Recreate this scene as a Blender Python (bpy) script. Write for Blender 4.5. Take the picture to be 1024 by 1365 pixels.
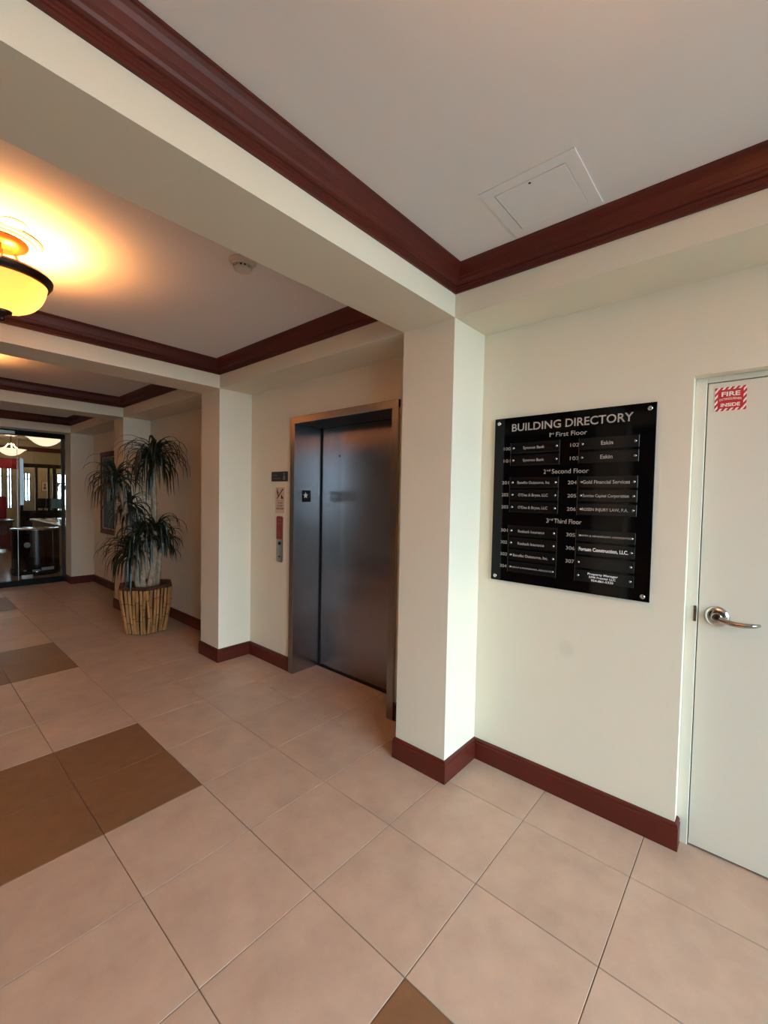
import bpy, math, random
from mathutils import Vector, Matrix
random.seed(7)
for o in list(bpy.data.objects): bpy.data.objects.remove(o)
sc = bpy.context.scene
col = sc.collection
PI = math.pi

# ------------------------------------------------------------------ camera
cam = bpy.data.cameras.new('camera'); camo = bpy.data.objects.new('camera', cam); col.objects.link(camo)
yaw, pitch, roll, FPX = 0.853141545, -0.0355081909, 0.0190417183, 574.416
fw = Vector((math.sin(yaw)*math.cos(pitch), math.cos(yaw)*math.cos(pitch), math.sin(pitch)))
rt = fw.cross(Vector((0, 0, 1))).normalized(); up = rt.cross(fw)
r2 = rt*math.cos(roll) + up*math.sin(roll); u2 = -rt*math.sin(roll) + up*math.cos(roll)
camo.matrix_world = Matrix(((r2.x, u2.x, -fw.x, 0), (r2.y, u2.y, -fw.y, 0), (r2.z, u2.z, -fw.z, 1.5463), (0, 0, 0, 1)))
cam.sensor_fit = 'VERTICAL'; cam.sensor_height = 36.0; cam.lens = FPX/1365*36.0
cam.clip_start = 0.02; cam.clip_end = 200
sc.camera = camo

# ------------------------------------------------------------------ world, light, exposure
w = bpy.data.worlds.new('world'); sc.world = w; w.use_nodes = True
bg = w.node_tree.nodes['Background']; bg.inputs['Color'].default_value = (0.63, 0.84, 1.0, 1); bg.inputs['Strength'].default_value = 16.6
vs = sc.view_settings; vs.view_transform = 'Standard'; vs.look = 'None'; vs.gamma = 1.0; vs.use_curve_mapping = False
vs.exposure = 0.12
def portal(name, loc, rot, sx, sy):           # guides sampling of the daylight through a real opening
    l = bpy.data.lights.new(name, 'AREA'); l.shape = 'RECTANGLE'; l.size = sx; l.size_y = sy
    l.cycles.is_portal = True
    o = bpy.data.objects.new(name, l); col.objects.link(o); o.location = loc; o.rotation_euler = rot
    return o
ENTRY_Y = -2.5
portal('daylight_portal_entrance', (.65, ENTRY_Y-0.20, 1.34), (PI/2, 0, 0), 3.2, 2.7)
LAMP_WARM = (1.0, 0.41, 0.11)

# ------------------------------------------------------------------ helpers
def lin(r, g, b):
    f = lambda c: c/12.92 if c <= .04045 else ((c+.055)/1.055)**2.4
    return (f(r/255), f(g/255), f(b/255), 1)
MATS = {}
def mat(name, rgb, rough=.5, metal=0., spec=.5, noise=None, bump=None, emit=None, estr=0., rand=0., aniso=0., coat=0.):
    """noise=(scale, amount, stretch xyz); bump=(scale, strength)"""
    m = bpy.data.materials.new(name); m.use_nodes = True; nt = m.node_tree; N = nt.nodes; L = nt.links
    p = N['Principled BSDF']; c = lin(*rgb)
    p.inputs['Base Color'].default_value = c; p.inputs['Roughness'].default_value = rough
    p.inputs['Metallic'].default_value = metal; p.inputs['Specular IOR Level'].default_value = spec
    p.inputs['Coat Weight'].default_value = coat
    tc = N.new('ShaderNodeTexCoord'); src = None
    if noise:
        mp = N.new('ShaderNodeMapping'); L.new(tc.outputs['Object'], mp.inputs['Vector'])
        mp.inputs['Scale'].default_value = noise[2] if len(noise) > 2 else (1, 1, 1)
        if rand:
            oi = N.new('ShaderNodeObjectInfo'); vm = N.new('ShaderNodeVectorMath'); vm.operation = 'SCALE'
            cx = N.new('ShaderNodeCombineXYZ')
            for i in range(3): L.new(oi.outputs['Random'], cx.inputs[i])
            L.new(cx.outputs[0], vm.inputs[0]); vm.inputs['Scale'].default_value = 37.0
            L.new(vm.outputs[0], mp.inputs['Location'])
        nz = N.new('ShaderNodeTexNoise'); nz.inputs['Scale'].default_value = noise[0]; nz.inputs['Detail'].default_value = 6
        nz.inputs['Roughness'].default_value = .6
        L.new(mp.outputs[0], nz.inputs['Vector'])
        rp = N.new('ShaderNodeMapRange'); rp.inputs['From Min'].default_value = .3; rp.inputs['From Max'].default_value = .7
        rp.inputs['To Min'].default_value = 1-noise[1]; rp.inputs['To Max'].default_value = 1+noise[1]
        L.new(nz.outputs['Fac'], rp.inputs['Value'])
        src = rp.outputs[0]
        if rand:
            r3 = N.new('ShaderNodeMapRange'); r3.inputs['To Min'].default_value = 1-rand; r3.inputs['To Max'].default_value = 1+rand
            L.new(oi.outputs['Random'], r3.inputs['Value'])
            mm = N.new('ShaderNodeMath'); mm.operation = 'MULTIPLY'; L.new(src, mm.inputs[0]); L.new(r3.outputs[0], mm.inputs[1]); src = mm.outputs[0]
        mx = N.new('ShaderNodeVectorMath'); mx.operation = 'SCALE'; mx.inputs[0].default_value = c[:3]
        L.new(src, mx.inputs['Scale']); L.new(mx.outputs[0], p.inputs['Base Color'])
    if bump:
        nb = N.new('ShaderNodeTexNoise'); nb.inputs['Scale'].default_value = bump[0]; nb.inputs['Detail'].default_value = 3
        L.new(tc.outputs['Object'], nb.inputs['Vector'])
        bp = N.new('ShaderNodeBump'); bp.inputs['Strength'].default_value = bump[1]; bp.inputs['Distance'].default_value = .002
        L.new(nb.outputs['Fac'], bp.inputs['Height']); L.new(bp.outputs[0], p.inputs['Normal'])
    if emit:
        p.inputs['Emission Color'].default_value = lin(*emit); p.inputs['Emission Strength'].default_value = estr
    if aniso:
        p.inputs['Anisotropic'].default_value = aniso
        tg = N.new('ShaderNodeTangent'); tg.direction_type = 'RADIAL'; tg.axis = 'Z'; L.new(tg.outputs[0], p.inputs['Tangent'])
    MATS[name] = m
    return m
def glass_mat(name, tint=(1, 1, 1), refl=1.0):
    m = bpy.data.materials.new(name); m.use_nodes = True; nt = m.node_tree; N = nt.nodes; L = nt.links
    N.remove(N['Principled BSDF']); out = N['Material Output']
    t = N.new('ShaderNodeBsdfTransparent'); t.inputs[0].default_value = (*tint, 1)
    g = N.new('ShaderNodeBsdfGlossy'); g.inputs['Roughness'].default_value = .01
    fr = N.new('ShaderNodeFresnel'); fr.inputs['IOR'].default_value = 1.45
    mx = N.new('ShaderNodeMixShader'); L.new(fr.outputs[0], mx.inputs[0]); L.new(t.outputs[0], mx.inputs[1]); L.new(g.outputs[0], mx.inputs[2])
    L.new(mx.outputs[0], out.inputs[0]); MATS[name] = m
    return m

mat('wall_paint', (231, 221, 200), .55, spec=.3, bump=(260, .12), noise=(1.3, .02))
mat('ceiling_paint', (234, 228, 226), .7, spec=.2, bump=(200, .1), noise=(1.1, .02))
mat('door_paint', (222, 216, 200), .42, spec=.4, bump=(30, .04))
mat('mahogany', (82, 28, 19), .40, spec=.38, noise=(5, .08, (1, 1, 1)))
mat('tile_light', (187, 161, 142), .36, spec=.35, noise=(6, .11), rand=.03, bump=(14, .05))
mat('tile_dark', (120, 88, 62), .40, spec=.35, noise=(14, .10), rand=.03, bump=(14, .05))
mat('paving', (120, 116, 108), .9, noise=(3, .1))
mat('wood_panel', (92, 64, 48), .45, noise=(5, .2, (1, 1, .2)))
mat('grout', (112, 88, 72), .85)
mat('lobby_floor', (190, 165, 145), .2, spec=.5, noise=(2, .06))
mat('steel', (164, 162, 166), .24, metal=1., noise=(3, .06, (1, 1, .15)), aniso=.85)
mat('steel_frame', (165, 160, 155), .27, metal=1., noise=(3, .05, (1, 1, .2)))
mat('steel_patch', (150, 148, 151), .27, metal=1., aniso=.8)
mat('steel_dark', (60, 56, 54), .45, metal=.8)
mat('chrome', (205, 200, 196), .14, metal=1.)
mat('nickel', (175, 168, 160), .22, metal=1.)
mat('black_gap', (10, 9, 9), .8)
mat('black_acrylic', (5, 5, 6), .06, spec=.2)
mat('strip_black', (15, 15, 16), .16, spec=.45)
mat('silver_print', (165, 160, 155), .5, spec=.3)
mat('white_print', (240, 238, 234), .5)
mat('black_print', (16, 14, 14), .5)
mat('grey_print', (120, 120, 112), .5)
mat('sign_red', (190, 24, 40), .4)
mat('switch_red', (128, 22, 26), .35)
mat('sign_cream', (206, 180, 158), .5)
mat('plastic_white', (214, 202, 190), .4)
mat('bronze', (46, 32, 24), .3, metal=.7)
mat('copper', (190, 120, 62), .3, metal=.8)
mat('bamboo', (158, 108, 64), .42, noise=(16, .38, (1, 1, .25)), rand=.25)
mat('bamboo_node', (92, 52, 24), .5)
mat('pot_brown', (66, 36, 22), .5, noise=(12, .25))
mat('soil', (38, 24, 17), .9, noise=(40, .4))
mat('leaf', (27, 33, 21), .42, noise=(9, .3))
mat('trunk', (150, 128, 106), .7, noise=(30, .45, (1, 1, .6)), bump=(60, .8))
def bowl_mat(name, rgb, em, es):
    m = mat(name, rgb, .25, emit=em, estr=es); N = m.node_tree.nodes; L = m.node_tree.links
    t = N.new('ShaderNodeBsdfTranslucent'); t.inputs[0].default_value = lin(*rgb); a = N.new('ShaderNodeMixShader'); a.inputs[0].default_value = .75
    L.new(N['Principled BSDF'].outputs[0], a.inputs[1]); L.new(t.outputs[0], a.inputs[2]); L.new(a.outputs[0], N['Material Output'].inputs[0])
bowl_mat('bowl_glass', (78, 62, 48), (255, 186, 84), .45)
mat('bowl_alabaster', (255, 230, 200), .3, emit=(255, 226, 192), estr=1.25)
mat('dark_wood', (34, 14, 12), .12, spec=.6, noise=(9, .3, (1, 1, .1)))
mat('dark_trim', (30, 15, 12), .55, spec=.25)
mat('red_wood', (84, 30, 20), .3, noise=(9, .2, (1, 1, .2)))
mat('lobby_wall', (176, 164, 132), .6)
mat('counter_top', (214, 200, 178), .3)
mat('red_cloth', (150, 16, 34), .7)
mat('art_paper', (228, 206, 180), .6)
mat('art_ink', (110, 72, 60), .6)
mat('mat_board', (128, 112, 92), .35, noise=(3, .25))
mat('gold_bead', (206, 178, 140), .35, metal=.5)
mat('screen', (78, 92, 94), .3, emit=(78, 92, 94), estr=.25)
mat('black_track', (12, 13, 18), .6, spec=.15)
mat('frame_bronze', (58, 50, 46), .35, metal=.6)
mat('aluminium', (170, 176, 184), .3, metal=.9)
mat('outdoor_green', (60, 74, 44), .8, noise=(12, .5))
def smudge(m, p, r, amt):
    N = m.node_tree.nodes; L = m.node_tree.links; b = N['Principled BSDF']; src = b.inputs['Base Color'].links[0].from_socket
    tc = N.new('ShaderNodeTexCoord'); d = N.new('ShaderNodeVectorMath'); d.operation = 'DISTANCE'; d.inputs[1].default_value = p
    L.new(tc.outputs['Object'], d.inputs[0]); mr = N.new('ShaderNodeMapRange'); mr.interpolation_type = 'SMOOTHSTEP'
    mr.inputs['From Min'].default_value = r*.3; mr.inputs['From Max'].default_value = r; mr.inputs['To Min'].default_value = 1-amt; mr.inputs['To Max'].default_value = 1
    L.new(d.outputs['Value'], mr.inputs['Value']); sc_ = N.new('ShaderNodeVectorMath'); sc_.operation = 'SCALE'
    L.new(src, sc_.inputs[0]); L.new(mr.outputs[0], sc_.inputs['Scale']); L.new(sc_.outputs[0], b.inputs['Base Color'])
smudge(MATS['wall_paint'], (2.28, .726, .78), .06, .08)
glass_mat('glass', (.93, .96, .95))
glass_mat('picture_glass', (.85, .85, .85))

class MB:
    def __init__(s): s.v = []; s.f = []
    def add(s, vs, fs):
        n = len(s.v); s.v += [tuple(v) for v in vs]; s.f += [tuple(i+n for i in f) for f in fs]; return s
    def box(s, x0, x1, y0, y1, z0, z1, c=0.):
        if c <= 0:
            return s.add([(x0,y0,z0),(x1,y0,z0),(x1,y1,z0),(x0,y1,z0),(x0,y0,z1),(x1,y0,z1),(x1,y1,z1),(x0,y1,z1)],
                     [(0,3,2,1),(4,5,6,7),(0,1,5,4),(1,2,6,5),(2,3,7,6),(3,0,4,7)])
        V = []; F = []          # all edges chamfered
        X = (x0, x1); Y = (y0, y1); Z = (z0, z1)
        idx = {}
        for i in (0,1):
            for j in (0,1):
                for k in (0,1):
                    sx = 1 if i == 0 else -1; sy = 1 if j == 0 else -1; sz = 1 if k == 0 else -1
                    idx[i,j,k,'x'] = len(V); V.append((X[i], Y[j]+sy*c, Z[k]+sz*c))
                    idx[i,j,k,'y'] = len(V); V.append((X[i]+sx*c, Y[j], Z[k]+sz*c))
                    idx[i,j,k,'z'] = len(V); V.append((X[i]+sx*c, Y[j]+sy*c, Z[k]))
        cen = Vector(((x0+x1)/2, (y0+y1)/2, (z0+z1)/2))
        def face(ids):
            a = [Vector(V[q]) for q in ids]
            n = (a[1]-a[0]).cross(a[2]-a[0]); m = sum(a, Vector())/len(a) - cen
            F.append(tuple(ids) if n.dot(m) > 0 else tuple(reversed(ids)))
        for i in (0,1):
            face([idx[i,0,0,'x'],idx[i,1,0,'x'],idx[i,1,1,'x'],idx[i,0,1,'x']])
            face([idx[0,i,0,'y'],idx[1,i,0,'y'],idx[1,i,1,'y'],idx[0,i,1,'y']])
            face([idx[0,0,i,'z'],idx[1,0,i,'z'],idx[1,1,i,'z'],idx[0,1,i,'z']])
            for j in (0,1):
                face([idx[i,j,0,'x'],idx[i,j,1,'x'],idx[i,j,1,'y'],idx[i,j,0,'y']])
                face([idx[i,0,j,'x'],idx[i,1,j,'x'],idx[i,1,j,'z'],idx[i,0,j,'z']])
                face([idx[0,i,j,'y'],idx[1,i,j,'y'],idx[1,i,j,'z'],idx[0,i,j,'z']])
                for k in (0,1): face([idx[i,j,k,'x'],idx[i,j,k,'y'],idx[i,j,k,'z']])
        return s.add(V, F)
    def lathe(s, prof, n=32, c=(0,0,0), axis='z', a0=0., a1=2*PI):
        full = abs(a1-a0-2*PI) < 1e-6; m = n if full else n+1
        V = []
        for r, h in prof:
            for i in range(m):
                a = a0+(a1-a0)*i/n; x, y = r*math.cos(a), r*math.sin(a)
                if axis == 'z': V.append((c[0]+x, c[1]+y, c[2]+h))
                elif axis == '-x': V.append((c[0]-h, c[1]-x, c[2]+y))
                elif axis == 'y': V.append((c[0]+x, c[1]+h, c[2]-y))
                elif axis == '-y': V.append((c[0]+x, c[1]-h, c[2]+y))
        F = []
        for k in range(len(prof)-1):
            for i in range(n):
                j = (i+1) % m
                F.append((k*m+i, k*m+j, (k+1)*m+j, (k+1)*m+i))
        return s.add(V, F)
    def tube(s, pts, rad, n=8, cap=True):
        pts = [Vector(p) for p in pts]; rad = rad if isinstance(rad, (list, tuple)) else [rad]*len(pts)
        V = []; F = []; ref = None
        for k, p in enumerate(pts):
            d = (pts[min(k+1, len(pts)-1)]-pts[max(k-1, 0)]).normalized()
            if ref is None: ref = Vector((0,0,1)) if abs(d.z) < .9 else Vector((1,0,0))
            a = d.cross(ref).normalized(); b = a.cross(d).normalized(); ref = b
            for i in range(n):
                t = 2*PI*i/n; V.append(p+(a*math.cos(t)+b*math.sin(t))*rad[k])
        for k in range(len(pts)-1):
            for i in range(n):
                j = (i+1) % n; F.append((k*n+i, (k+1)*n+i, (k+1)*n+j, k*n+j))
        if cap:
            F.append(tuple(range(n))); F.append(tuple(reversed([(len(pts)-1)*n+i for i in range(n)])))
        return s.add(V, F)
    def prism(s, poly, x, t, plane='yz'):          # outline in (y,z) extruded from x to x-t
        n = len(poly); V = [(x, a, b) for a, b in poly]+[(x-t, a, b) for a, b in poly]
        F = [tuple(range(n)), tuple(reversed(range(n, 2*n)))]+[(i, n+i, n+(i+1) % n, (i+1) % n) for i in range(n)]
        return s.add(V, F)
    def mesh(s, name):
        me = bpy.data.meshes.new(name); me.from_pydata(s.v, [], s.f); me.validate(); me.update(); return me
    def build(s, name, m, parent=None, smooth=False, recalc=False, loc=None):
        return link(name, s.mesh(name), m, parent, smooth, loc)
import bmesh
def link(name, me, m, parent=None, smooth=False, loc=None):
    if m and not me.materials: me.materials.append(MATS[m])
    if smooth is not None and len(me.polygons):
        bm = bmesh.new(); bm.from_mesh(me); bmesh.ops.recalc_face_normals(bm, faces=bm.faces); bm.to_mesh(me); bm.free()
        if smooth:
            me.polygons.foreach_set('use_smooth', [True]*len(me.polygons)); me.set_sharp_from_angle(angle=math.radians(38))
    o = bpy.data.objects.new(name, me); col.objects.link(o)
    if parent: o.parent = parent
    if loc: o.location = loc
    return o
def tag(o, label=None, cat=None, group=None, kind=None):
    if label: o['label'] = label
    if cat: o['category'] = cat
    if group: o['group'] = group
    if kind: o['kind'] = kind
    return o
def thing(name, label, cat, loc=(0,0,0), group=None, kind=None, rz=0):
    o = bpy.data.objects.new(name, None); col.objects.link(o); o.location = loc; o.rotation_euler.z = rz; o.empty_display_size = .1
    return tag(o, label, cat, group, kind)
def copy_tree(o, parent=None):
    c = o.copy(); col.objects.link(c); c.parent = parent
    for ch in list(o.children): copy_tree(ch, c)
    return c
WALLM = Matrix(((0,0,-1,0),(-1,0,0,0),(0,1,0,0),(0,0,0,1)))     # text facing -x
def text(name, s, m, x, y, z, h, width=None, align='LEFT', parent=None, bold=0., shear=0., rot=None, arc=None):
    """lettering on a face at x looking towards -x; y,z = baseline start/centre; h = cap height"""
    cu = bpy.data.curves.new(name, 'FONT'); cu.body = s; cu.align_x = align; cu.size = 1; cu.resolution_u = 3
    cu.offset = bold; cu.extrude = 0.004; cu.shear = shear
    t = bpy.data.objects.new(name, cu); col.objects.link(t)
    dg = bpy.context.evaluated_depsgraph_get(); dg.update()
    me = bpy.data.meshes.new_from_object(t.evaluated_get(dg)); bpy.data.objects.remove(t); bpy.data.curves.remove(cu)
    xs = [v.co.x for v in me.vertices]; w0 = max(xs)-min(xs)
    ky = h/.70; kx = width/w0 if width else ky
    M = Matrix.Diagonal((kx, ky, h*.6, 1)); me.transform(M)
    if arc:
        for v in me.vertices: v.co.y += arc*(1-(v.co.x/(width/2))**2)
    me.transform(Matrix.Translation((x, y, z)) @ (rot or WALLM)); me.name = name
    me.materials.clear()
    return link(name, me, m, parent, None)

# ------------------------------------------------------------------ dimensions
WX, PX = 2.28, 1.955                    # right wall, pillar face
CX = .34                                # corridor centre line
LWX, LPX = 2*CX-WX, 2*CX-PX
ZB, ZC = 2.49, 2.725                    # beam underside, ceiling
BE = [(1.24,1.58), (3.69,4.03), (6.125,6.465), (8.56,8.90)]
GY = 8.95                               # glass front
TS, TX0, TY0 = .457, .6111, .3482
END = 19.0                              # far wall of the lobby behind the glass

# ------------------------------------------------------------------ floor with single tiles
fl = MB().box(LWX-.2, 2.75, ENTRY_Y-.4, GY, -.06, -.0035).build('floor', 'grout')
tag(fl, 'beige porcelain tile floor with dark brown tile bands along the corridor', 'floor', kind='structure')
g = .0015
tm = MB().box(g, TS-g, g, TS-g, -.012, 0, .0012).mesh('tile')
tml = tm; tml.materials.append(MATS['tile_light'])
tmd = tm.copy(); tmd.materials.clear(); tmd.materials.append(MATS['tile_dark'])
DARK = {-1, 0, 4, 5, 9, 10, 15, 16}
for i in range(-5, 5):
    for j in range(-3, 19):
        if i == 4 and j not in (3, 4, 5): continue
        dark = (-2 <= i <= 0) and j in DARK
        o = bpy.data.objects.new('tile', tmd if dark else tml); col.objects.link(o); o.parent = fl
        o.location = (TX0+i*TS, TY0+j*TS, 0)
rest = MB()
for i in range(-5, 5):
    for j in range(-9, -3):
        x, y = TX0+i*TS, TY0+j*TS
        if i < 4 and y > ENTRY_Y-.3: rest.box(x+g, x+TS-g, y+g, y+TS-g, -.012, 0)
o = rest.build('tile_field', 'tile_light', fl); o['kind'] = 'stuff'

# ------------------------------------------------------------------ walls
EY0, EY1, EZ = 1.917, 2.993, 2.15      # elevator clear opening
DY0, DY1, DZ = -.755, .235, 2.09       # side door opening
T = .34
def wbox(y0, y1, z0, z1, m): m.box(WX, WX+T, y0, y1, z0, z1)
m = MB()
wbox(ENTRY_Y, DY0, 0, ZC, m); wbox(DY0, DY1, DZ, ZC, m); wbox(DY1, EY0-.03, 0, ZC, m)
wbox(EY0-.03, EY1+.03, EZ+.03, ZC, m); wbox(EY1+.03, GY+.1, 0, ZC, m)
tag(m.build('wall_right', 'wall_paint'), 'cream painted wall holding the directory, elevator and side door', 'wall', kind='structure')
tag(MB().box(LWX-.2, LWX, ENTRY_Y, GY+.1, 0, ZC).build('wall_left', 'wood_panel'), 'brown panelled corridor wall opposite the elevator', 'wall', kind='structure')
# entrance wall behind the camera: a glazed opening that lets daylight in
EX0, EX1, ETOP = -.9, 2.2, 2.66
m = MB(); m.box(LWX-.2, EX0, ENTRY_Y-.14, ENTRY_Y, 0, ZC); m.box(EX1, WX+T, ENTRY_Y-.14, ENTRY_Y, 0, ZC); m.box(EX0, EX1, ENTRY_Y-.14, ENTRY_Y, ETOP, ZC)
tag(m.build('wall_entrance', 'wall_paint'), 'cream wall around the glazed entrance at the near end', 'wall', kind='structure')
ew = thing('window_1', 'glazed entrance front with slim bronze frames behind the viewer', 'window', (0, ENTRY_Y-.07, 0), kind='structure')
m = MB()
for x in (EX0, EX0+.775, EX0+1.55, EX1-.775, EX1): m.box(x-.025, x+.025, -.03, .03, 0, ETOP)
m.box(EX0, EX1, -.03, .03, ETOP-.05, ETOP); m.box(EX0, EX1, -.03, .03, 0, .08)
m.build('window_frame', 'frame_bronze', ew)
for k in range(4): MB().box(EX0+.775*k+.025, EX0+.775*k+.75, -.004, .004, .08, ETOP-.05).build('pane', 'glass', ew)

gm = MB(); gm.box(-30, 30, -32, ENTRY_Y-.41, -.16, -.06)
tag(gm.build('ground', 'paving'), 'grey paving outside the entrance behind the viewer', 'paving', kind='structure')
gm = MB(); gm.box(-30, 30, END+.21, END+40, -.16, -.06)
tag(gm.build('ground', 'paving'), 'grey paving outside the far lobby windows', 'paving', kind='structure')
tag(MB().box(LWX-.2, WX+T, ENTRY_Y-.14, GY+.1, ZC, ZC+.15).build('ceiling', 'ceiling_paint'), 'flat pale grey ceiling divided into bays by beams', 'ceiling', kind='structure')

# pillars, beams, soffits
pl = ['wide cream pillar between the directory board and the elevator',
      'cream pillar left of the elevator call signs', 'cream pillar behind the potted yucca plant', 'farthest cream pillar beside the glass front']
bl = ['large near ceiling beam crossing above the elevator pillar', 'second ceiling beam beyond the hanging amber lamp',
      'third ceiling beam above the potted yucca', 'farthest ceiling beam above the glass front']
sl = ['soffit ledge above the directory board and side door', 'soffit ledge above the elevator', 'soffit ledge above the potted yucca', 'soffit ledge above the framed picture']
for k, (a, b) in enumerate(BE):
    tag(MB().box(PX, WX, a, b, 0, ZB).build('pillar', 'wall_paint'), pl[k], 'pillar', kind='structure')
    tag(MB().box(LWX, LPX, a, b, 0, ZB).build('pillar', 'wall_paint'), pl[k]+', its twin on the opposite wall', 'pillar', kind='structure')
    tag(MB().box(LWX, WX, a, b, ZB, ZC).build('ceiling_beam', 'wall_paint'), bl[k], 'beam', kind='structure')
ys = [(ENTRY_Y, BE[0][0])]+[(BE[k][1], BE[k+1][0]) for k in range(3)]
for k, (a, b) in enumerate(ys):
    tag(MB().box(PX, WX, a, b, ZB, ZC).build('soffit', 'wall_paint'), 'cream '+sl[k], 'soffit', kind='structure')
    tag(MB().box(LWX, LPX, a, b, ZB, ZC).build('soffit', 'wall_paint'), 'cream '+sl[k]+', twin on the opposite side', 'soffit', kind='structure')

# crown moulding loops, one per bay
PROF = [(0,-.118),(.010,-.118),(.010,-.108),(.014,-.106),(.014,-.099),(.019,-.096),(.019,-.089)]
PROF += [(.019+.022*math.sin(t), -.089+.026*(1-math.cos(t))) for t in (PI/8*k for k in range(1, 5))]
PROF += [(.044,-.060),(.046,-.052),(.050,-.034),(.056,-.020),(.064,-.011),(.070,-.008),(.070,0)]
tl = ['mahogany crown moulding around the near bay with the access panel', 'mahogany crown moulding around the amber lamp bay',
      'mahogany crown moulding around the bay above the potted yucca', 'mahogany crown moulding around the farthest corridor bay']
for k, (a, b) in enumerate(ys):
    V = []; F = []
    for d, z in PROF: V += [(LPX+d, a+d, ZC+z), (PX-d, a+d, ZC+z), (PX-d, b-d, ZC+z), (LPX+d, b-d, ZC+z)]
    for q in range(len(PROF)-1):
        for i in range(4): j = (i+1) % 4; F.append((q*4+i, q*4+j, q*4+4+j, q*4+4+i))
    me = MB().add(V, F)
    o = link('trim_%d' % (k+1), me.mesh('crown'), 'mahogany', None, None)
    bm = bmesh.new(); bm.from_mesh(o.data); bmesh.ops.recalc_face_normals(bm, faces=bm.faces); bm.to_mesh(o.data); bm.free()
    tag(o, tl[k], 'moulding', kind='structure')

# baseboards
BP = [(0,0),(.015,0),(.015,.098),(.011,.101),(.011,.104),(.013,.106),(.013,.113),(.008,.120),(0,.122)]
def baseboard(name, path, label, flip=1):
    pts = [Vector((x, y, 0)) for x, y in path]; n = len(pts); offs = []
    nrm = []
    for k in range(n-1):
        d = (pts[k+1]-pts[k]).normalized(); nrm.append(Vector((-d.y, d.x, 0))*flip)
    for k in range(n):
        if k == 0: offs.append(nrm[0])
        elif k == n-1: offs.append(nrm[-1])
        else: offs.append(nrm[k-1]+nrm[k])
    P = len(BP); V = []; F = []
    for k in range(n):
        for d, z in BP: V.append(pts[k]+offs[k]*d+Vector((0,0,z)))
    for k in range(n-1):
        for q in range(P-1): F.append((k*P+q, k*P+q+1, (k+1)*P+q+1, (k+1)*P+q))
    F.append(tuple(range(P))); F.append(tuple(reversed(range((n-1)*P, n*P))))
    return tag(MB().add(V, F).build(name, 'mahogany'), label, 'baseboard', kind='structure')
P1, P2, P3, P4 = BE
baseboard('baseboard_right', [(WX+.055, DY1), (WX, DY1), (WX, P1[0]), (PX, P1[0]), (PX, P1[1]), (WX, P1[1]), (WX, EY0-.06)], 'mahogany baseboard running from the side door around the wide pillar')
baseboard('baseboard_right', [(WX, EY1+.06), (WX, P2[0]), (PX, P2[0]), (PX, P2[1]), (WX, P2[1]), (WX, P3[0]), (PX, P3[0]), (PX, P3[1]), (WX, P3[1]), (WX, P4[0]), (PX, P4[0]), (PX, P4[1])],
          'mahogany baseboard running from the elevator past the potted yucca to the glass front')
baseboard('baseboard_right', [(WX, ENTRY_Y+.01), (WX, DY0)], 'mahogany baseboard on the near side of the side door')
lp = [(LWX, ENTRY_Y+.01)]
for a, b in BE: lp += [(LWX, a), (LPX, a), (LPX, b), (LWX, b)]
baseboard('baseboard_left', lp[:-1], 'mahogany baseboard along the corridor wall opposite the elevator', -1)

# ------------------------------------------------------------------ side door
d = thing('door_1', 'cream painted flush side door with steel lever and fire sticker', 'door', (WX, 0, 0), kind='structure')
m = MB()
fx0, fx1 = .065, .145
m.box(fx0, fx1, DY1-.042, DY1, 0, DZ, .002); m.box(fx0, fx1, DY0, DY0+.042, 0, DZ, .002); m.box(fx0, fx1, DY0+.042, DY1-.042, DZ-.024, DZ, .002)
m.build('door_frame', 'door_paint', d)
MB().box(fx1+.001, T-.02, DY0, DY1, 0, DZ).build('dark_gap', 'black_gap', d)
MB().box(.069, .114, DY0+.046, DY1-.0455, .010, DZ-.0275, .002).build('door_leaf', 'door_paint', d)
h = MB().lathe([(0,.016),(.022,.0155),(.030,.013),(.037,.010),(.043,.005),(.045,0),(.0452,-.003),(.0001,-.003)], 40, (.069, .124, 1.055), '-x').build('door_handle', 'chrome', d, True)
MB().lathe([(.0001,.03),(.016,.029),(.019,.026),(.019,.012),(.023,.010)], 28, (.069, .124, 1.055), '-x').build('lever_hub', 'nickel', h, True)
MB().lathe([(.0001,.0315),(.008,.0315),(.009,.030)], 20, (.069, .124, 1.055), '-x').build('key_cylinder', 'steel_dark', h, True)
lev = MB(); pts = []; rad = []
for k in range(11):
    t = k/10; pts.append((.069-.040-.014*math.sin(t*PI*.9), .124-.012-.112*t, 1.052-.004*t-.006*math.sin(t*PI))); rad.append(.0125-.0035*t)
pts += [(.069-.030, .124-.132, 1.047), (.069-.018, .124-.139, 1.047)]; rad += [.0075, .007]
lev.tube(pts, rad, 12).build('lever', 'nickel', h, True)
MB().box(.0615, .0655, DY1-.040, DY1-.028, 1.02, 1.09, .001).build('strike_plate', 'nickel', d)
# sticker
fs = thing('fire_sticker', 'red and white striped fire extinguisher sticker at top of side door', 'sticker', (WX+.0685, .113, 1.99))
S = .053; H = .050; y0, y1, z0, z1 = -S, S, -H, H
MB().box(-.0006, .0003, y0, y1, z0, z1).build('red_field', 'sign_red', fs)
def clip(poly, ax, v, keep_less):
    out = []
    for i in range(len(poly)):
        a, b = poly[i], poly[(i+1) % len(poly)]
        ia = (a[ax] <= v) if keep_less else (a[ax] >= v); ib = (b[ax] <= v) if keep_less else (b[ax] >= v)
        if ia: out.append(a)
        if ia != ib:
            t = (v-a[ax])/(b[ax]-a[ax]); out.append((a[0]+(b[0]-a[0])*t, a[1]+(b[1]-a[1])*t))
    return out
stripes = MB(); B = .0105
regs = [(y0, y1, z1-B, z1), (y0, y1, z0, z0+B), (y0, y0+B, z0+B, z1-B), (y1-B, y1, z0+B, z1-B)]
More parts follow.
